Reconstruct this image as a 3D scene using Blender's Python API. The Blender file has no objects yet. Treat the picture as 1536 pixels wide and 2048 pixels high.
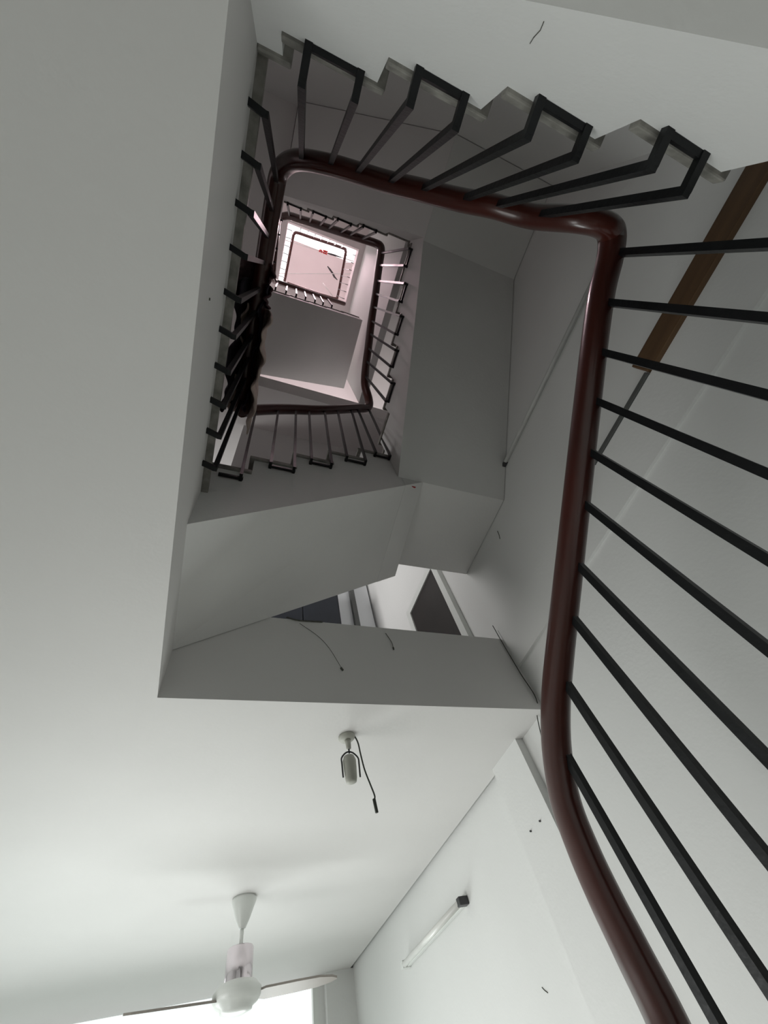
import bpy, bmesh, math, random
from mathutils import Vector, Matrix
random.seed(4)
C = bpy.context.scene
col = C.collection
OZ = 1.55          # eye height above the ground floor; geometry below is written relative to the eye

# ------------------------------------------------------------------ camera
M = ((0.9323974805439272, -0.3075320829483342, -0.18989195936846734),
     (0.17775476539206742, 0.8476247919207526, -0.49993545133518213),
     (0.31470332323594524, 0.4323843545721331, 0.8449885136884953))
cd = bpy.data.cameras.new('camera'); cam = bpy.data.objects.new('camera', cd); col.objects.link(cam)
cx, cy, cz = (Vector(r) for r in M)
m = Matrix((cx, -cy, -cz)).transposed().to_4x4(); m.translation = (0, 0, OZ)
cam.matrix_world = m
cd.sensor_fit = 'HORIZONTAL'; cd.sensor_width = 36.0; cd.lens = 36.0 * 813.23 / 1536; cd.clip_start = 0.02
C.camera = cam

# ------------------------------------------------------------------ world, lights, exposure
w = bpy.data.worlds.new('sky'); C.world = w; w.use_nodes = True
bg = w.node_tree.nodes['Background']; bg.inputs[0].default_value = (1.0, 0.94, 0.95, 1); bg.inputs[1].default_value = 2.2
C.view_settings.view_transform = 'Standard'; C.view_settings.look = 'None'
C.view_settings.exposure = 0.0; C.view_settings.gamma = 1.0; C.view_settings.use_curve_mapping = False

def area(name, loc, target, sx, sy, power, colr, spread=180):
    l = bpy.data.lights.new(name, 'AREA'); l.shape = 'RECTANGLE'; l.size = sx; l.size_y = sy
    l.energy = power; l.color = colr; l.spread = math.radians(spread)
    o = bpy.data.objects.new(name, l); col.objects.link(o)
    o.location = (loc[0], loc[1], loc[2] + OZ)
    d = Vector(target) - Vector(loc)
    o.rotation_euler = d.to_track_quat('-Z', 'Y').to_euler()
    return o
area('front_window_daylight', (-0.1, 4.75, -0.65), (-0.1, 1.0, -0.2), 2.6, 0.9, 33, (0.96, 1.0, 0.99), 135)
area('floor_bounce_daylight', (-1.05, 3.0, -1.45), (-0.80, 2.9, 1.0), 0.4, 0.7, 2.2, (0.90, 1.0, 0.98), 75)
area('side_fill', (-1.65, 2.2, -0.55), (1.5, 1.6, -0.35), 2.4, 1.1, 26, (1.0, 1.0, 0.985), 125)  # added fill at the windowless left wall, brightens the right wall
area('first_floor_fill', (-1.68, 0.7, 2.9), (1.5, 0.9, 4.4), 2.2, 1.2, 3.0, (1.0, 0.82, 0.85), 110)  # added fill from the landing side, lifts the dark stair interior
area('first_floor_front_fill', (-1.6, 2.2, 3.2), (1.2, 2.6, 3.2), 1.0, 1.0, 17, (1.0, 0.98, 0.97), 100)  # added fill, unseen, for the room beyond the beam gap
area('second_floor_fill', (0.7, 2.3, 5.0), (0.6, 1.3, 7.2), 1.2, 0.8, 20, (1.0, 0.88, 0.89))  # added uplight, brightens the ceiling seen past the high flight
area('third_floor_daylight', (-1.3, 0.3, 8.4), (0.6, 0.0, 8.2), 1.6, 1.0, 13, (1.0, 0.86, 0.89))
area('skylight_daylight', (0.15, -0.76, 10.2), (0.25, 0.25, 4.0), 1.2, 0.36, 34, (1.0, 0.70, 0.77), 90)

# ------------------------------------------------------------------ materials
def mat(name, c, rough=.7, var=.06, scale=3.0, bump=.0, metal=0.0, bscale=60.0, c2=None, spec=.5, stretch=None, coat=0.0):
    mt = bpy.data.materials.new(name); mt.use_nodes = True
    nt = mt.node_tree; b = nt.nodes['Principled BSDF']
    b.inputs['Roughness'].default_value = rough; b.inputs['Metallic'].default_value = metal
    b.inputs['Specular IOR Level'].default_value = spec
    if coat: b.inputs['Coat Weight'].default_value = coat; b.inputs['Coat Roughness'].default_value = .12
    tc = nt.nodes.new('ShaderNodeTexCoord'); src = tc.outputs['Object']
    if stretch:
        mp = nt.nodes.new('ShaderNodeMapping'); mp.inputs['Scale'].default_value = stretch
        nt.links.new(src, mp.inputs['Vector']); src = mp.outputs['Vector']
    n = nt.nodes.new('ShaderNodeTexNoise'); n.inputs['Scale'].default_value = scale; n.inputs['Detail'].default_value = 5
    nt.links.new(src, n.inputs['Vector'])
    r = nt.nodes.new('ShaderNodeValToRGB')
    r.color_ramp.elements[0].position = .32; r.color_ramp.elements[1].position = .68
    a = c2 if c2 else tuple(x * (1 - var) for x in c)
    r.color_ramp.elements[0].color = (*a, 1); r.color_ramp.elements[1].color = (*c, 1)
    nt.links.new(n.outputs['Fac'], r.inputs['Fac']); nt.links.new(r.outputs['Color'], b.inputs['Base Color'])
    if bump:
        n2 = nt.nodes.new('ShaderNodeTexNoise'); n2.inputs['Scale'].default_value = bscale
        nt.links.new(src, n2.inputs['Vector'])
        bp = nt.nodes.new('ShaderNodeBump'); bp.inputs['Strength'].default_value = bump; bp.inputs['Distance'].default_value = .01
        nt.links.new(n2.outputs['Fac'], bp.inputs['Height']); nt.links.new(bp.outputs['Normal'], b.inputs['Normal'])
    return mt
def emis(name, c, s):
    mt = bpy.data.materials.new(name); mt.use_nodes = True; nt = mt.node_tree
    b = nt.nodes['Principled BSDF']; b.inputs['Base Color'].default_value = (*c, 1)
    b.inputs['Emission Color'].default_value = (*c, 1); b.inputs['Emission Strength'].default_value = s
    n = nt.nodes.new('ShaderNodeTexNoise'); n.inputs['Scale'].default_value = 2.0
    mx = nt.nodes.new('ShaderNodeMix'); mx.data_type = 'RGBA'; mx.inputs[0].default_value = .06
    mx.inputs[6].default_value = (*c, 1); nt.links.new(n.outputs['Color'], mx.inputs[7]); nt.links.new(mx.outputs[2], b.inputs['Emission Color'])
    return mt
PL = mat('white_plaster', (.735, .725, .71), .75, .045, 1.4, .05)
PLW = mat('wall_plaster', (.74, .745, .73), .7, .05, 1.1, .06)
PLG = mat('stair_plaster', (.70, .70, .685), .75, .06, 2.2, .08)
GR = mat('stair_granite', (.30, .29, .26), .55, .5, 26, .15, c2=(.15, .145, .13))
TILE = mat('floor_tile', (.34, .33, .30), .3, .1, 4)
WOOD = mat('varnished_rosewood', (.060, .012, .008), .28, .5, 2.5, .02, c2=(.040, .009, .006), coat=.35, bscale=30)
IRON = mat('black_painted_iron', (.008, .009, .010), .38, .3, 12, .1, spec=.3)
DARK = mat('dark_metal', (.03, .03, .033), .4, .3, 12)
BOARD = mat('brown_board', (.12, .065, .028), .6, .3, 4, .1, c2=(.08, .042, .018), stretch=(1, .3, 6))
GALV = mat('galvanised_tube', (.60, .61, .59), .5, .1, 10)
GREYM = mat('grey_duct', (.10, .105, .10), .5, .2, 8)
WHITE = mat('white_enamel', (.74, .76, .73), .3, .05, 5)
CHROME = mat('chrome', (.85, .78, .82), .10, .15, 4, metal=1.0, bump=.2, bscale=4)
BLADE = mat('fan_blade', (.33, .30, .27), .4, .1, 5)
CREAM = mat('spotlight_plastic', (.42, .42, .37), .5, .15, 20)
COPP = mat('cable_rubber', (.03, .035, .025), .6, .2, 10)
CLD = mat('dark_fabric', (.018, .012, .022), .95, .4, 20, .3, bscale=90)
CLT = mat('tan_fabric', (.60, .49, .43), .95, .25, 20, .3, bscale=90)
CLP = mat('plum_fabric', (.10, .05, .055), .95, .25, 20, .3, bscale=90)
RED = mat('red_fabric', (.62, .05, .05), .9, .2, 20)
WEB = mat('cobweb_dust', (.10, .10, .085), 1.0, .3, 60)
CURT = mat('pale_panel', (.80, .82, .84), .6, .05, 2)
DKW = mat('dark_wood_door', (.022, .017, .015), .5, .3, 4)
NAVY = mat('navy_panel', (.025, .03, .042), .6, .3, 3)
WING = emis('daylit_glass', (.90, 1.0, .97), .9)
TRANS = emis('daylit_transom', (.90, .93, .93), .75)
TUBE = mat('tube_glass', (.80, .80, .77), .25, .04, 6)
PINK = mat('roof_ceiling_board', (.70, .63, .63), .8, .06, 2)

# ------------------------------------------------------------------ mesh helpers
org = {}
class MB:
    def __init__(s): s.b = bmesh.new()
    def poly(s, vs, fs):
        v = [s.b.verts.new(p) for p in vs]
        for f in fs:
            try: s.b.faces.new([v[i] for i in f])
            except ValueError: pass
        return s
    def box(s, x0, x1, y0, y1, z0, z1):
        return s.poly([(x0, y0, z0), (x1, y0, z0), (x1, y1, z0), (x0, y1, z0), (x0, y0, z1), (x1, y0, z1), (x1, y1, z1), (x0, y1, z1)],
                      [(0, 3, 2, 1), (4, 5, 6, 7), (0, 1, 5, 4), (1, 2, 6, 5), (2, 3, 7, 6), (3, 0, 4, 7)])
    def prism(s, prof, ax, a, b, prof2=None):
        """prof: (u,z) points; ax 'x' -> u is X, swept over Y a..b; ax 'y' -> u is Y, swept over X a..b"""
        p2 = prof2 or prof; n = len(prof)
        f = (lambda u, z, t: (u, t, z)) if ax == 'x' else (lambda u, z, t: (t, u, z))
        vs = [f(u, z, a) for u, z in prof] + [f(u, z, b) for u, z in p2]
        fs = [tuple(range(n)), tuple(range(2 * n - 1, n - 1, -1))] + [(i, (i + 1) % n, n + (i + 1) % n, n + i) for i in range(n)]
        return s.poly(vs, fs)
    def tube(s, pts, rw, rh=None, n=10, sq=2.0, cap=True, upv=(0, 0, 1), radii=None):
        rh = rh or rw; pts = [Vector(p) for p in pts]; rings = []; side = None
        for i, p in enumerate(pts):
            t = (pts[min(i + 1, len(pts) - 1)] - pts[max(i - 1, 0)]).normalized()
            if side is None:
                u = Vector(upv)
                if abs(t.dot(u)) > .97: u = Vector((1, 0, 0))
                side = t.cross(u).normalized()
            else:
                side = (side - t * side.dot(t)).normalized()
            up = side.cross(t).normalized()
            k = radii[i] if radii else 1.0
            ring = []
            for j in range(n):
                a = 2 * math.pi * (j + .5) / n
                ca, sa = math.cos(a), math.sin(a)
                e = 2.0 / sq
                ring.append(s.b.verts.new(p + side * (math.copysign(abs(ca) ** e, ca) * rw * k) + up * (math.copysign(abs(sa) ** e, sa) * rh * k)))
            rings.append(ring)
        for r0, r1 in zip(rings, rings[1:]):
            for j in range(n): s.b.faces.new((r0[j], r0[(j + 1) % n], r1[(j + 1) % n], r1[j]))
        if cap:
            s.b.faces.new(rings[0][::-1]); s.b.faces.new(rings[-1])
        return s
    def lathe(s, cx, cy, prof, n=32):
        rings = [[s.b.verts.new((cx + r * math.cos(2 * math.pi * j / n), cy + r * math.sin(2 * math.pi * j / n), z)) for j in range(n)] for r, z in prof]
        for r0, r1 in zip(rings, rings[1:]):
            for j in range(n): s.b.faces.new((r0[j], r0[(j + 1) % n], r1[(j + 1) % n], r1[j]))
        s.b.faces.new(rings[0]); s.b.faces.new(rings[-1][::-1])
        return s
    def build(s, name, mt, parent=None, smooth=False, bevel=0.0, label=None):
        bmesh.ops.recalc_face_normals(s.b, faces=s.b.faces)
        me = bpy.data.meshes.new(name)
        off = Vector((0, 0, 0))
        if parent is not None: off = org[parent.name]
        for v in s.b.verts: v.co -= off
        s.b.to_mesh(me); s.b.free()
        me.materials.append(mt)
        if smooth:
            for p in me.polygons: p.use_smooth = True
        o = bpy.data.objects.new(name, me); col.objects.link(o)
        if parent is not None:
            o.parent = parent; org[o.name] = off
        else: org[o.name] = Vector((0, 0, 0))
        if bevel:
            md = o.modifiers.new('bevel', 'BEVEL'); md.width = bevel; md.segments = 2; md.limit_method = 'ANGLE'
        if label: o['label'] = label
        return o
def thing(name, label, cat, loc, group=None):
    o = bpy.data.objects.new(name, None); col.objects.link(o); o.location = loc; o.empty_display_size = .1
    org[o.name] = Vector(loc); o['label'] = label; o['category'] = cat
    if group: o['group'] = group
    return o
def tag(o, label, cat, group=None, kind=None):
    o['label'] = label; o['category'] = cat
    if group: o['group'] = group
    if kind: o['kind'] = kind
    return o
def struct(mb, name, mt, parent=None):
    o = mb.build(name, mt, parent)
    if parent is None: o['kind'] = 'structure'
    return o
def spline(pts, k=6):
    P = [Vector(p) for p in pts]; P = [2 * P[0] - P[1]] + P + [2 * P[-1] - P[-2]]; out = []
    for i in range(1, len(P) - 2):
        for j in range(k):
            t = j / k
            out.append(.5 * ((2 * P[i]) + (-P[i - 1] + P[i + 1]) * t + (2 * P[i - 1] - 5 * P[i] + 4 * P[i + 1] - P[i + 2]) * t * t + (-P[i - 1] + 3 * P[i] - 3 * P[i + 1] + P[i + 2]) * t ** 3))
    out.append(P[-2]); return out

# ------------------------------------------------------------------ the shell
XE, YN, YS = 1.53, -1.03, 1.44
XW, ZF, ZT = -1.75, -1.55, 10.4
struct(MB().box(XW, 1.7, YN - .15, 5.2, ZF - .15, ZF), 'floor', TILE)
# first ceiling: one continuous plaster soffit with the stairwell opening cut from its inner corner
b = MB()
b.poly([(XW, YN, 1.05), (-.18, YN, 1.05), (-.18, 1.44, 1.05), (1.53, 1.44, 1.05), (1.53, 5.0, 1.05), (XW, 5.0, 1.05),
        (XW, YN, 1.5), (-.18, YN, 1.5), (-.18, 1.44, 1.5), (1.53, 1.44, 1.5), (1.53, 5.0, 1.5), (XW, 5.0, 1.5)],
       [(0, 1, 2, 5), (2, 3, 4, 5), (6, 7, 8, 11), (8, 9, 10, 11), (0, 1, 7, 6), (1, 2, 8, 7), (2, 3, 9, 8), (3, 4, 10, 9), (4, 5, 11, 10), (5, 0, 6, 11)])
struct(b, 'ceiling', PL)
struct(MB().box(-.215, -.155, YN, .83, 1.5, 1.525), 'trim_1', GR)
# walls
struct(MB().box(XE, 1.7, YN, 1.69, ZF, ZT), 'wall_right', PLW)
struct(MB().box(1.555, 1.7, 1.69, 5.2, ZF, 4.1), 'wall_right_front', PLW)
struct(MB().box(1.485, 1.555, 1.675, 1.95, ZF, 1.05), 'trim_2', PLW)      # pilaster
struct(MB().box(1.513, 1.53, YN, 1.44, 1.30, 1.56), 'trim_3', PLW)          # shallow beam band on the wall
struct(MB().box(XW, 1.7, YN - .15, YN, ZF, ZT), 'wall_back', PLW)
struct(MB().box(XW - .15, XW, YN - .15, 5.2, ZF, ZT), 'wall_left', PLW)
# front wall with the wide window, its head just under the ceiling
b = MB()
b.box(XW, 1.7, 5.0, 5.2, ZF, -1.0); b.box(XW, -1.6, 5.0, 5.2, -1.0, 1.05); b.box(1.255, 1.7, 5.0, 5.2, -1.0, 1.05)
b.box(XW, 1.7, 5.0, 5.2, 1.05, 4.1)
struct(b, 'wall_front', PLW)
struct(MB().box(1.31, 1.555, 4.93, 5.0, ZF, 1.05), 'trim_4', PLW)
wn = thing('window_1', '', 'window', (-.17, 5.05, -1.0)); del wn['label']; del wn['category']; wn['kind'] = 'structure'
b = MB()
for x in (-1.6, -.66, .28): b.box(x, x + .04, 5.03, 5.09, -1.0, .70)
b.box(1.215, 1.255, 5.0, 5.06, -1.0, 1.05)
for z in (-1.0, .66): b.box(-1.6, 1.255, 5.03, 5.09, z, z + .04)
b.build('window_frame', WHITE, wn)
MB().box(-1.58, 1.24, 5.05, 5.06, -.98, .68).build('pane', WING, wn)
MB().box(-1.58, 1.24, 5.05, 5.06, .70, 1.05).build('pane', TRANS, wn)
# upper floors
def ring(name, z0, z1, x0, x1, y0, y1, mt=PL, X0=XW, X1=XE, Y0=YN, Y1=5.0):
    o = [(X0, Y0), (X1, Y0), (X1, Y1), (X0, Y1)]; i = [(x0, y0), (x1, y0), (x1, y1), (x0, y1)]
    vs = [(x, y, z0) for x, y in o + i] + [(x, y, z1) for x, y in o + i]
    fs = []
    for k in range(4):
        n = (k + 1) % 4
        fs += [(k, n, 4 + n, 4 + k), (8 + k, 8 + n, 12 + n, 12 + k), (k, n, 8 + n, 8 + k), (4 + k, 4 + n, 12 + n, 12 + k)]
    return struct(MB().poly(vs, fs), name, mt)
# second floor: opening also takes in the strips of the flights that climb into it
ring('ceiling_2', 4.1, 4.5, -.18, XE - .002, YN + .002, 1.02)
ring('ceiling_3', 7.2, 7.5, -.185, .87, -.585, .20, PINK)
# wall beside the outer edge of the first floor flight (above its steps)
b = MB(); b.prism([(-.18, 1.5), (-.18, 4.1), (1.53, 4.1), (1.53, 2.5), (.80, 2.45)], 'x', 1.44, 1.50)
struct(b, 'wall_front_stair', PLW)
# shaft walls between the second and third floors
struct(MB().box(.95, 1.02, YN, 1.02, 4.5, 7.2), 'wall_right_shaft', PLW)
# first floor room seen through the gap over the beam
struct(MB().box(-.18, XE, 3.0, 3.1, 1.5, 4.1), 'wall_partition', CURT)
struct(MB().box(1.285, 1.335, 2.95, 3.0, 1.5, 4.1), 'trim_5', GREYM)
# second floor outer walls
struct(MB().box(XW, XE, 3.0, 3.1, 4.5, 7.2), 'wall_front_upper', PLW)
# roof
struct(MB().box(-.10, 1.53, -.56, 3.2, 10.4, 10.5), 'ceiling_4', PINK)
struct(MB().box(XW, 1.53, 2.0, 2.1, 7.5, 10.4), 'wall_front_top', PLW)

# things beyond the gap
d = thing('door_1', '', 'd', (1.54, 1.9, 1.5)); del d['label']; del d['category']; d['kind'] = 'structure'
MB().box(1.50, 1.554, 1.72, 2.22, 1.5, 2.52).build('door_leaf', DKW, d, bevel=.004)
b = MB()
for y0, y1, z0, z1 in ((1.66, 1.72, 1.5, 2.52), (2.22, 2.28, 1.5, 2.52), (1.66, 2.28, 2.52, 2.58)): b.box(1.49, 1.554, y0, y1, z0, z1)
b.build('door_frame', WHITE, d)
t = thing('wall_cabinet', 'dark navy cabinet glimpsed over the left end of the white beam', 'cabinet', (.7, 2.9, 1.5))
MB().box(.30, 1.07, 2.80, 3.0, 1.5, 3.50).build('cabinet_body', NAVY, t, bevel=.004)
MB().box(.32, .68, 2.785, 2.80, 1.55, 3.46).build('door', NAVY, t, bevel=.004)
MB().box(.69, 1.05, 2.785, 2.80, 1.55, 3.46).build('door', NAVY, t, bevel=.004)

# ------------------------------------------------------------------ stair flights
def flight(label, ax, sgn, treads, bottom_in, bottom_out, face, outer, s0, s1, land=None, loc=(0, 0, 0)):
    """ax: axis climbed along; treads: list of (start, end, top z) in the climbing order; the solid runs from s0 to s1;
    bottom_in / bottom_out: soffit height as a function of s at the well side and at the wall side"""
    t = thing('stair_flight', label, 'staircase', loc)
    prof = []
    for a, e, z in treads: prof += [(a, z - .03), (e, z - .03)]
    if land: prof += [(treads[-1][1], land[1] - .03), (land[0], land[1] - .03)]
    end = land[0] if land else treads[-1][1]
    st = treads[0][0]
    low_in = [(end, bottom_in(end)), (st, bottom_in(st))]; low_out = [(end, bottom_out(end)), (st, bottom_out(st))]
    if land:
        k = treads[-1][1]
        low_in = [(end, bottom_in(k)), (k, bottom_in(k)), (st, bottom_in(st))]; low_out = [(end, bottom_out(k)), (k, bottom_out(k)), (st, bottom_out(st))]
    MB().prism(prof + low_in, ax, face, outer, prof + low_out).build('stair_slab', PLG, t)
    dd = 1 if outer < face else -1              # towards the well
    rows = [(a, e, z) for a, e, z in treads] + ([(treads[-1][1], land[0], land[1])] if land else [])
    for a, e, z in rows:
        lo, hi = min(a - sgn * .022, e), max(a - sgn * .022, e)
        y0, y1 = min(outer, face + dd * .010), max(outer, face + dd * .010)
        if ax == 'x': MB().box(lo, hi, y0, y1, z - .03, z).build('tread', GR, t, bevel=.004)
        else: MB().box(y0, y1, lo, hi, z - .03, z).build('tread', GR, t, bevel=.004)
    return t
# ground flight along the right wall (below the frame), climbing away from the street
tr = [(.84 - .23 * i, .84 - .23 * (i + 1), -.06 + .155 * i) for i in range(5)]
flight('lowest white concrete flight along the right wall, mostly beyond the frame', 'y', -1, tr, lambda s: .42 - .66 * (s + .3), lambda s: .42 - .66 * (s + .3), .95, XE - .004, .84, -.31, land=(YN + .004, .74), loc=(1.2, .84, -.2))
# lower return flight against the back wall
tr = [(.79 - .227 * i, .79 - .227 * (i + 1), .96 + .138 * i) for i in range(4)]
g = lambda s: .93 - .62 * (s - .12)
flight('broad white flight at the top of the picture, its side lit and steps chipped', 'x', -1, [(.93, .79, .80)] + tr, g, g, -.447, YN + .004, .93, -.118, land=(-.18, 1.5), loc=(.4, -.43, .9))
# flight from the first floor, against the front side of the well
tr = [(-.215 + .205 * i, -.215 + .205 * (i + 1), 1.77 + .162 * i) for i in range(5)]
flight('first floor flight over the white beam, underside pale, side striped with shadow', 'x', 1, tr, lambda s: 1.395 + .742 * s, lambda s: 1.375 + .62 * s, .83, YS - .004, -.215, .81, loc=(.3, .83, 1.5))
# quarter landing in the corner + flight along the right wall
t = thing('stair_landing', 'grey quarter landing in the corner beside the right wall, above the gap', 'landing', (1.2, 1.1, 2.3))
MB().prism([(.811, 2.57), (.811, 1.997), (.95, 2.10), (.955, 2.10), (1.526, 2.10), (1.526, 2.57)], 'x', .829, 1.438, [(.811, 2.57), (.811, 1.878), (.95, 1.964), (.955, 2.10), (1.526, 2.10), (1.526, 2.57)]).build('landing_slab', PLG, t)
MB().box(.80, 1.526, .805, 1.438, 2.57, 2.60).build('tread', GR, t)
E2 = [(.829, .62, 2.70), (.62, .42, 2.86), (.42, .22, 3.02), (.22, .015, 3.19), (.015, -.19, 3.36), (-.19, -.45, 3.53)]
g = lambda s: 2.81 - .86 * s
flight('first floor flight climbing along the right wall, dark underside, beside the tube lamp', 'y', -1, E2, g, g, .79, XE - .004, .8, -.45, land=(YN + .004, 3.62), loc=(1.1, .2, 2.8))
N2 = [(.79, .62, 3.64), (.62, .41, 3.78), (.41, .22, 3.97), (.22, .02, 4.14), (.02, -.17, 4.28)]
g = lambda s: 3.83 - .79 * s
flight('upper flight against the back wall, small and pinkish grey, arriving at the second floor', 'x', -1, N2, g, g, -.47, YN + .004, .79, -.17, loc=(.3, -.47, 3.8))
# second floor flight crossing the well
S3 = [(-.19 + .205 * i, -.19 + .205 * (i + 1), 4.80 + .13 * i) for i in range(5)]
g = lambda s: 4.62 + .48 * s
flight('pink lit flight crossing the well high up, light wedge beneath its far edge', 'x', 1, S3, g, g, .225, 1.015, -.19, .835, loc=(.3, .3, 4.6))

# ------------------------------------------------------------------ railings
def rail_thing(label, loc, group=None): return thing('stair_railing', label, 'railing', loc, group)
def baluster(t, foot, top, out, r=.0095):
    """foot and top are points of the upright; out: where the stub ends on the concrete"""
    f, p, o = Vector(foot), Vector(top), Vector(out)
    b = MB(); b.tube([o, f + Vector((0, 0, -.004))], r, r, 4); b.tube([f + Vector((0, 0, -r)), p], r, r, 4)
    return b.build('baluster', IRON, t)
def bar(t, a, b_, r=.0085):
    return MB().tube([a, b_], r, r, 4).build('bracket', IRON, t)
def rail(t, pts, rw=.031, rh=.027, k=6):
    return MB().tube(spline(pts, k), rw, rh, 14, sq=2.5).build('handrail', WOOD, t, smooth=True)

# --- railing A : lower right flight, back flight, first floor landing edge
tA = rail_thing('long dark red handrail on black bars, lowest and nearest, from lower right to upper left', (.9, .4, .0))
N1top = [(-.045, 2.12), (.06, 1.996), (.156, 1.93), (.27, 1.86), (.372, 1.77), (.493, 1.667), (.576, 1.567), (.68, 1.488)]
wy = -.385
ptsA = [(-.1, .98, -.62), (.3, .985, -.42), (.72, .985, -.15), (.86, .98, -.06), (.897, .972, .04), (.9, .972, .16), (.9, .972, .24), (.9, .965, .33), (.9, .942, .427), (.9, .882, .521), (.9, .80, .60), (.9, .70, .672), (.9, .45, .835), (.9, .1, 1.062),
        (.9, -.20, 1.25), (.9, -.33, 1.31), (.885, -.392, 1.335), (.83, -.40, 1.32), (.755, -.39, 1.352)]
ptsA += [(x, wy, z) for x, z in reversed(N1top)]
ptsA += [(-.10, -.378, 2.25), (-.132, -.345, 2.34), (-.138, -.27, 2.36), (-.138, -.1, 2.36), (-.136, .2, 2.36), (-.133, .5, 2.36), (-.130, .70, 2.37), (-.128, .765, 2.395)]
rail(tA, ptsA, .0395, .034)
for y, z in [(-.349, 1.305), (-.213, 1.206), (-.08, 1.127), (.048, 1.038), (.179, .95), (.308, .859), (.456, .771), (.581, .686), (.729, .585), (.864, .485)]:
    baluster(tA, (.905, y, z - .74), (.905, y, z + .035), (.965, y, z - .74), .0135)
N1foot = [(-.057, -.374, 1.33), (.066, -.394, 1.33), (.173, -.386, 1.18), (.284, -.388, 1.18), (.400, -.385, 1.04), (.52, -.392, 1.04), (.615, -.388, .91), (.713, -.380, .91)]
for (x, z), f in zip(N1top, N1foot): baluster(tA, f, (x, wy, z), (f[0], -.45, f[2]), .0125)
for i in range(0, 8, 2): bar(tA, (N1foot[i][0] - .008, -.440, N1foot[i][2]), (N1foot[i + 1][0] + .008, -.440, N1foot[i + 1][2]), .0085)
Wy = [-.329, -.221, -.114, -.006, .111, .218, .33, .445, .555, .68]
for y in Wy: baluster(tA, (-.136, y + .012, 1.445), (-.137, y + .012, 2.36), (-.185, y, 1.445), .0115)
for i in range(0, 10, 2): bar(tA, (-.187, Wy[i] - .008, 1.445), (-.187, Wy[i + 1] + .008, 1.445), .008)

# --- railing B : first floor front flight, right wall flight, back flight
tB = rail_thing('dark handrail in the middle of the well with thin bars, around the first floor flights', (.3, .8, 2.0))
Stop = [(-.059, 2.603), (.074, 2.74), (.191, 2.84), (.284, 2.909), (.404, 3.016), (.514, 3.128), (.641, 3.26), (.705, 3.328), (.82, 3.45)]
Etop = [(.583, 3.672), (.477, 3.785), (.376, 3.869), (.266, 3.98), (.163, 4.08), (.049, 4.166), (-.061, 4.25), (-.169, 4.35), (-.302, 4.46), (-.409, 4.58)]
N2top = [(.566, 4.66), (.455, 4.74), (.37, 4.80), (.257, 4.89), (.17, 4.95), (.07, 5.02), (-.02, 5.10), (-.13, 5.19)]
ptsB = [(-.128, .785, 2.46), (-.105, .80, 2.54)] + [(x, .80, z) for x, z in Stop[:8]] + [(.79, .80, 3.41), (.825, .785, 3.46), (.818, .74, 3.53), (.775, .66, 3.61)]
ptsB += [(.76, y, z) for y, z in Etop[:-1]] + [(.76, -.40, 4.53), (.745, -.46, 4.57), (.69, -.472, 4.59)]
ptsB += [(x, -.47, z) for x, z in N2top] + [(-.19, -.45, 5.24)]
rail(tB, ptsB, .036, .031)
Sfoot = [(-.05, 1.66), (.065, 1.85), (.176, 1.85), (.266, 2.005), (.374, 2.005), (.477, 2.16), (.59, 2.16), (.687, 2.35), (.784, 2.35)]
for (x, z), (fx, fz) in zip(Stop, Sfoot): baluster(tB, (fx, .80, fz), (x, .80, z), (fx, .835, fz), .0095)
bar(tB, (-.14, .819, 1.66), (-.04, .819, 1.66), .009)
for i in (1, 3, 5, 7): bar(tB, (Sfoot[i][0] - .008, .819, Sfoot[i][1]), (Sfoot[i + 1][0] + .008, .819, Sfoot[i + 1][1]), .009)
Efoot = [(.562, 2.77), (.435, 2.77), (.355, 2.94), (.244, 2.94), (.153, 3.085), (.033, 3.085), (-.055, 3.255), (-.173, 3.255), (-.29, 3.43), (-.402, 3.43)]
for (y, z), (fy, fz) in zip(Etop, Efoot): baluster(tB, (.762, fy, fz), (.76, y, z), (.795, fy, fz), .0105)
for i in range(0, 10, 2): bar(tB, (.780, Efoot[i][0] + .008, Efoot[i][1]), (.780, Efoot[i + 1][0] - .008, Efoot[i + 1][1]), .009)
Nfoot = [(.543, 3.73), (.44, 3.73), (.367, 3.93), (.26, 3.93), (.175, 4.10), (.07, 4.10), (-.028, 4.23), (-.136, 4.23)]
for (x, z), (fx, fz) in zip(N2top, Nfoot): baluster(tB, (fx, -.452, fz), (x, -.47, z), (fx, -.49, fz), .0105)
for i in range(0, 8, 2): bar(tB, (Nfoot[i][0] + .008, -.461, Nfoot[i][1]), (Nfoot[i + 1][0] - .008, -.461, Nfoot[i + 1][1]), .008)

# --- railing C : second floor landing edge and the pink lit flight
tC = rail_thing('small second floor handrail, dark red on the left and glossy pink in front', (-.1, .1, 4.6))
S3top = [(-.135, 5.46), (-.03, 5.54), (.075, 5.62), (.175, 5.70), (.28, 5.78), (.375, 5.87), (.48, 5.96)]
ptsC = [(-.205, -.45, 5.26), (-.235, -.40, 5.28), (-.225, -.25, 5.28), (-.205, 0, 5.28), (-.19, .12, 5.30), (-.17, .155, 5.40)] + [(x, .157, z) for x, z in S3top] + [(.62, .157, 6.08), (.73, .157, 6.18)]
rail(tC, ptsC, .030, .026)
for i, (x, z) in enumerate(S3top):
    baluster(tC, (x + .005, .19, 4.79 + .13 * (i / 2)), (x, .16, z), (x + .005, .235, 4.79 + .13 * (i / 2)), .011)
for i in range(5): baluster(tC, (-.215 + .01 * i, -.35 + .11 * i, 4.46), (-.23 + .01 * i, -.35 + .11 * i, 5.27), (-.16, -.35 + .11 * i, 4.46), .009)

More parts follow.
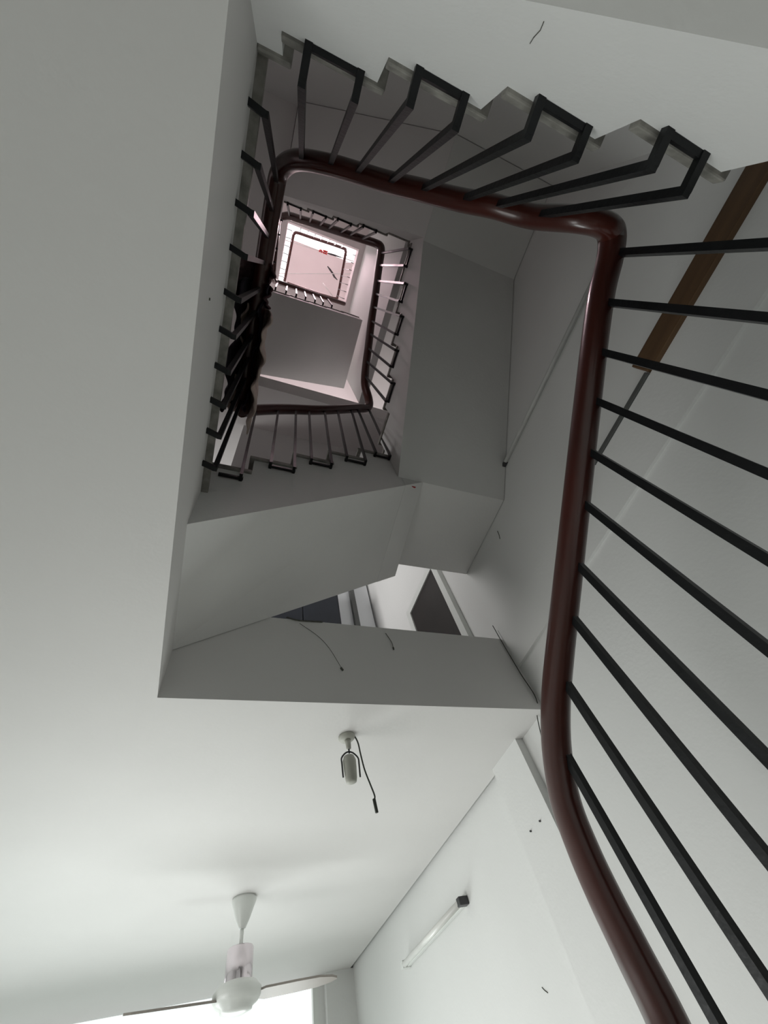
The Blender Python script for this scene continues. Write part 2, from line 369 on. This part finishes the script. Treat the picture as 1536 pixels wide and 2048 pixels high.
# --- railing D : third floor opening, all four sides seen as a bright square
tD = rail_thing('topmost square railing under the skylight, thin and bright', (.3, -.2, 7.5))
ptsD = [(-.10, .19, 8.1), (-.097, 0, 8.1), (-.093, -.45, 8.1), (-.08, -.53, 8.1), (-.03, -.555, 8.1), (.18, -.565, 8.1), (.70, -.59, 8.1), (.765, -.57, 8.1), (.78, -.5, 8.1), (.80, -.2, 8.1), (.815, .12, 8.1), (.79, .17, 8.1), (.6, .185, 8.1), (-.05, .195, 8.1)]
rail(tD, ptsD, .022, .02)
for i in range(7):
    y = .12 - .105 * i
    baluster(tD, (-.12, y, 7.46), (-.10, y, 8.09), (-.19, y, 7.46), .006)
    baluster(tD, (.83, y, 7.46), (.80, y, 8.09), (.875, y, 7.46), .006)
    x = .0 + .11 * i
    baluster(tD, (x, -.565, 7.46), (x, -.57, 8.09), (x, -.59, 7.46), .006)

# ------------------------------------------------------------------ clothes over the first floor handrail
def drape(name, mt, y0, y1, xo, xi, zt, lo, hi, seed, thick=.012):
    """sheet folded over the rail: from its hem outside, over the top, to its hem on the well side"""
    rnd = random.Random(seed); n = 34; b = bmesh.new(); rows = []
    ph = [rnd.uniform(0, 6.28) for _ in range(6)]
    for i in range(n + 1):
        u = i / n; y = y0 + (y1 - y0) * u
        f = .011 * math.sin(17 * u + ph[0]) + .007 * math.sin(41 * u + ph[1])
        ho = lo + .05 * math.sin(9 * u + ph[2]) + .02 * math.sin(31 * u + ph[3]); hi_ = hi + .03 * math.sin(12 * u + ph[4]) + .02 * math.sin(37 * u + ph[5])
        xc = (xo + xi) / 2; row = []
        prof = [(xo + f, zt - ho), (xo + f * 1.2, zt - ho * .66), (xo + f * .8 + .004, zt - ho * .33), (xo + .008, zt - .02), (xc - .018, zt + .014), (xc + .018, zt + .014), (xi - .008, zt - .02), (xi + f * .7, zt - hi_ * .4), (xi + f * 1.1, zt - hi_ * .75), (xi + f * 1.2, zt - hi_)]
        for x, z in prof: row.append(b.verts.new((x, y + .004 * math.sin(5 * z * 9), z)))
        rows.append(row)
    for r0, r1 in zip(rows, rows[1:]):
        for j in range(len(r0) - 1): b.faces.new((r0[j], r0[j + 1], r1[j + 1], r1[j]))
    s = MB(); s.b.free(); s.b = b
    o = s.build(name, mt, None, smooth=True)
    md = o.modifiers.new('solid', 'SOLIDIFY'); md.thickness = thick; md.offset = 0
    md = o.modifiers.new('sub', 'SUBSURF'); md.levels = 1; md.render_levels = 1
    return o
tag(drape('dark_garment', CLD, .09, .74, -.208, -.104, 2.402, .26, .12, 3), 'dark nearly black garment draped over the first floor handrail', 'clothing')
tag(drape('tan_towel', CLT, .20, .78, -.190, -.066, 2.424, .07, .36, 8), 'tan cloth hanging on the well side of the handrail, beneath the dark garment', 'towel')
tag(drape('plum_cloth', CLP, .00, .20, -.24, -.090, 2.415, .34, .10, 5), 'brownish plum cloth with a pointed corner at the far end of the dark garment', 'clothing')

# ------------------------------------------------------------------ things on the right wall
t = thing('wall_board', 'brown wooden board fixed high on the right wall, behind the black bars', 'board', (1.51, -.5, 1.6))
MB().box(1.495, 1.528, YN + .02, -.105, 1.568, 1.66).build('plank', BOARD, t, bevel=.004)
MB().box(1.488, 1.528, YN + .02, -.125, 1.545, 1.566).build('ledge_strip', BOARD, t, bevel=.003)
o = MB().box(1.505, 1.53, -.10, .34, 1.562, 1.585).build('cable_duct', GREYM, bevel=.003)
tag(o, 'thin dark grey duct on the right wall, continuing from the end of the brown board', 'duct')
def tube_lamp(label, x, y0, y1, z, rt, socket=GALV, dark=False):
    t = thing('tube_lamp', label, 'lamp', (x, (y0 + y1) / 2, z))
    k = .45 if dark else 1.0
    MB().box(x - .028 * k, x, y0, y1, z - .022 * k, z + .018 * k).build('lamp_housing', GALV if dark else WHITE, t, bevel=.004)
    MB().tube([(x - .045 * k, y0 + .03, z - .008), (x - .045 * k, y1 - .03, z - .008)], rt, rt, 14).build('glass_tube', GALV if dark else TUBE, t, smooth=True)
    for ya, yb in ((y0 - .004, y0 + .035), (y1 - .035, y1 + .004)):
        MB().box(x - .058 * k, x, ya, yb, z - .026 * k, z + .012 * k).build('socket', DARK if ya < y0 or dark else WHITE, t, bevel=.003)
    return t
tube_lamp('unlit tube lamp on the lower right wall, near the ceiling fan', 1.553, 2.70, 3.70, .762, .016)
tube_lamp('slim unlit tube lamp high on the wall, left of the big handrail', 1.528, -.55, .655, 2.255, .011, dark=True)
# loose cables
o = MB().tube(spline([(1.50, 1.435, 1.60), (1.497, 1.432, 1.45), (1.50, 1.43, 1.25), (1.51, 1.432, 1.10), (1.515, 1.50, 1.03), (1.522, 1.60, .80), (1.524, 1.62, .5), (1.526, 1.64, .22), (1.526, 1.62, .0), (1.526, 1.66, -.3)]), .0024, n=6).build('cable', COPP, smooth=True)
tag(o, 'thin cable running down the corner beside the white beam and the right wall', 'cable')

# ------------------------------------------------------------------ ceiling fan
fx, fy = .394, 3.235
t = thing('ceiling_fan', 'white ceiling fan with a shiny motor sleeve, above the front of the room', 'fan', (fx, fy, 1.05))
MB().lathe(fx, fy, [(.068, 1.05), (.070, 1.035), (.060, 1.01), (.040, .96), (.022, .925), (.018, .915)]).build('canopy', WHITE, t, smooth=True)
MB().lathe(fx, fy, [(.0105, .93), (.0105, .80)], 16).build('rod', WHITE, t, smooth=True)
MB().lathe(fx, fy, [(.02, .842), (.066, .840), (.070, .834), (.070, .70), (.066, .692), (.03, .690)]).build('motor_sleeve', CHROME, t, smooth=True, label='chrome motor sleeve')
MB().lathe(fx, fy, [(.06, .715), (.095, .705), (.120, .680), (.122, .660), (.105, .635), (.080, .622), (.078, .612), (.04, .600), (.012, .597)]).build('motor_housing', WHITE, t, smooth=True)
for k, (tx, ty) in enumerate(((.88, 3.20), (-.07, 3.165))):
    d = Vector((tx - fx, ty - fy, 0)).normalized(); L = .52; s = Vector((-d.y, d.x, 0))
    b = MB(); secs = []
    for u, wd in ((.10, .028), (.14, .045), (.30, .045), (.42, .040), (.49, .022), (L, .004)):
        c = Vector((fx, fy, .652)) + d * u; tw = -.22
        secs.append([c + s * wd + Vector((0, 0, wd * tw)), c - s * wd * 1 + Vector((0, 0, -wd * tw)), c - s * wd + Vector((0, 0, -wd * tw + .009)), c + s * wd + Vector((0, 0, wd * tw + .009))])
    vs = [p for q in secs for p in q]; fs = [(0, 1, 2, 3), tuple(range(len(vs) - 1, len(vs) - 5, -1))]
    for i in range(len(secs) - 1):
        for j in range(4): fs.append((4 * i + j, 4 * i + (j + 1) % 4, 4 * i + 4 + (j + 1) % 4, 4 * i + 4 + j))
    b.poly(vs, fs).build('blade', BLADE, t)

# ------------------------------------------------------------------ spotlight hanging from the ceiling, with its loose cable
sx, sy = .588, 1.66
t = thing('spotlight', 'small off white spotlight hanging under the ceiling from a round base', 'lamp', (sx, sy, 1.05))
MB().lathe(sx - .003, sy, [(.036, 1.05), (.037, 1.042), (.030, 1.034), (.010, 1.032)], 24).build('mounting_base', CREAM, t, smooth=True)
MB().lathe(sx, sy, [(.014, 1.034), (.012, 1.02), (.0105, .995), (.006, .992)], 16).build('stem', CREAM, t, smooth=True)
b = MB(); b.tube([(sx, sy, .998), (sx, sy, .975)], .004, n=6)
for q in (-1, 1):
    b.tube(spline([(sx, sy, .982), (sx + q * .018, sy, .975), (sx + q * .036, sy, .955), (sx + q * .037, sy, .93), (sx + q * .036, sy + .004, .88)], 4), .0035, n=6)
b.build('bracket', DARK, t, smooth=True, label='dark U shaped bracket')
MB().lathe(sx - .003, sy + .004, [(.006, .968), (.022, .962), (.028, .945), (.027, .915), (.024, .875), (.021, .862), (.012, .858)], 24).build('lamp_head', CREAM, t, smooth=True)
o = MB().tube(spline([(sx + .028, sy - .01, 1.048), (sx + .045, sy + .0, 1.02), (sx + .052, sy + .005, .97), (sx + .062, sy + .01, .91), (sx + .078, sy + .01, .85), (sx + .088, sy + .01, .81), (sx + .084, sy + .012, .795), (sx + .086, sy + .012, .765)], 5), .0032, n=6, radii=None).tube([(sx + .084, sy + .012, .80), (sx + .087, sy + .012, .752)], .0065, n=8).build('cable', COPP, smooth=True)
tag(o, 'short frayed cable dangling from the ceiling beside the spotlight', 'cable')

# ------------------------------------------------------------------ things near the roof
rod = MB().tube([(-1.75, .60, 8.985), (1.53, -.46, 8.985)], .008, n=8).build('clothes_rail', GALV, smooth=True)
tag(rod, 'thin clothes rail under the roof, slanting across to the right wall', 'rail')
rod = MB().tube([(-1.75, -.34, 9.01), (1.53, -.55, 9.01)], .008, n=8).build('clothes_rail', GALV, smooth=True)
tag(rod, 'thin clothes rail nearest the back wall under the skylight, carrying the red cloths', 'rail')
def hang(name, label, pts, r, mt, cat):
    o = MB().tube([Vector(p) for p in pts], r, n=8, radii=[.5] + [1.0] * (len(pts) - 2) + [.4]).build(name, mt, smooth=True)
    tag(o, label, cat); return o
hang('folded_umbrella', 'folded dark umbrella lying slanted beneath the roof', [(.595, -.285, 9.0), (.65, -.25, 9.0), (.72, -.2, 9.0), (.76, -.16, 9.0), (.83, -.125, 9.0)], .018, DARK, 'umbrella')
hang('hanger_bar', 'dark bar of hooks near the far side of the roof', [(.53, -.487, 8.992), (.60, -.491, 8.99), (.68, -.497, 8.992), (.80, -.504, 8.99)], .016, DARK, 'hanger')
hang('broom', 'thin pale broom handle slanting across the top opening', [(.54, .01, 8.35), (.62, .07, 8.28), (.72, .14, 8.20), (.86, .24, 8.09)], .010, GALV, 'broom')
for i, (x, y, s) in enumerate(((.50, -.487, .03), (.42, -.482, .022))):
    o = drape('red_cloth', RED, y - s, y + s, x - s, x + s, 9.012, .07, .06, 20 + i, .006)
    tag(o, ('right' if i == 0 else 'left') + ' one of the two small red cloths hanging under the skylight', 'cloth', 'small red cloths under the skylight')

# ------------------------------------------------------------------ cobwebs, dirt specks and nails
def specks(name, label, cat, pts, mt=WEB):
    for i, (p, r) in enumerate(pts):
        b = MB(); b.tube([Vector(p) - Vector((0, .002, 0)), Vector(p) + Vector((0, .002, 0))], r, n=7)
        o = b.build(name, mt); tag(o, label[i], cat)
b = MB()
b.tube(spline([(.335, 1.437, 1.475), (.42, 1.434, 1.40), (.47, 1.433, 1.33), (.52, 1.432, 1.215)], 5), .0011, n=5)
b.tube(spline([(.27, 1.43, 1.50), (.33, 1.435, 1.492), (.45, 1.436, 1.498)], 5), .0035, n=5)
b.tube([(.515, 1.432, 1.222), (.523, 1.432, 1.208)], .005, n=5)
tag(b.build('cobweb', WEB), 'sooty cobweb trailing down the left of the white beam', 'cobweb')
b = MB(); b.tube(spline([(.78, 1.436, 1.46), (.80, 1.435, 1.40), (.80, 1.434, 1.36)], 4), .0016, n=5); b.tube([(.80, 1.433, 1.366), (.80, 1.433, 1.352)], .004, n=5)
tag(b.build('cobweb', WEB), 'short cobweb strand in the middle of the white beam', 'cobweb')
for yy, wh in ((1.76, 'left'), (1.85, 'right')):
    o = MB().tube([(1.486, yy, .72), (1.478, yy, .72)], .004, n=7).build('nail', DARK)
    tag(o, wh + ' of two nails in the pilaster beside the handrail', 'nail')

def scuff(label, pts, rad=.0016, mt=WEB, name='scuff_mark', cat='mark'):
    tag(MB().tube([Vector(p) for p in pts], rad, n=5).build(name, mt), label, cat)
scuff('faint dark scratch on the side of the broad white flight, top of the picture', [(.293, -.446, .862), (.299, -.446, .882), (.30, -.446, .905), (.303, -.446, .922)], .0007)
scuff('short dark scuff on the right wall, between slim lamp and beam', [(1.529, 1.013, 2.016), (1.529, 1.022, 1.98), (1.529, 1.035, 1.956)], .0025)
scuff('short scratch low on the bright wall, right of the tube lamp', [(1.554, 2.290, .328), (1.554, 2.28, .318), (1.554, 2.262, .306)], .002)
scuff('dark speck on the upright edge of the ceiling opening, left side', [(-.1795, .118, 1.191), (-.1795, .124, 1.191)], .003, name='wall_speck', cat='speck')
scuff('small soot spot on the right wall just above the corner cable', [(1.529, 1.432, 1.40), (1.529, 1.438, 1.40)], .004, name='wall_speck', cat='speck')
b = MB().poly([(.852, .828, 2.004), (.874, .828, 2.004), (.876, .828, 1.998), (.863, .828, 1.984), (.850, .828, 1.998), (.852, .8295, 2.004), (.874, .8295, 2.004), (.876, .8295, 1.998), (.863, .8295, 1.984), (.850, .8295, 1.998)],
              [(0, 1, 2, 3, 4), (9, 8, 7, 6, 5), (0, 1, 6, 5), (1, 2, 7, 6), (2, 3, 8, 7), (3, 4, 9, 8), (4, 0, 5, 9)])
tag(b.build('sticker', RED), 'tiny red pointed sticker on the lower edge of the first floor flight', 'sticker')

# ------------------------------------------------------------------ lift everything onto the real floor level
for o in list(col.objects):
    if o.parent is None and o.type in ('MESH', 'EMPTY'):
        o.location.z += OZ
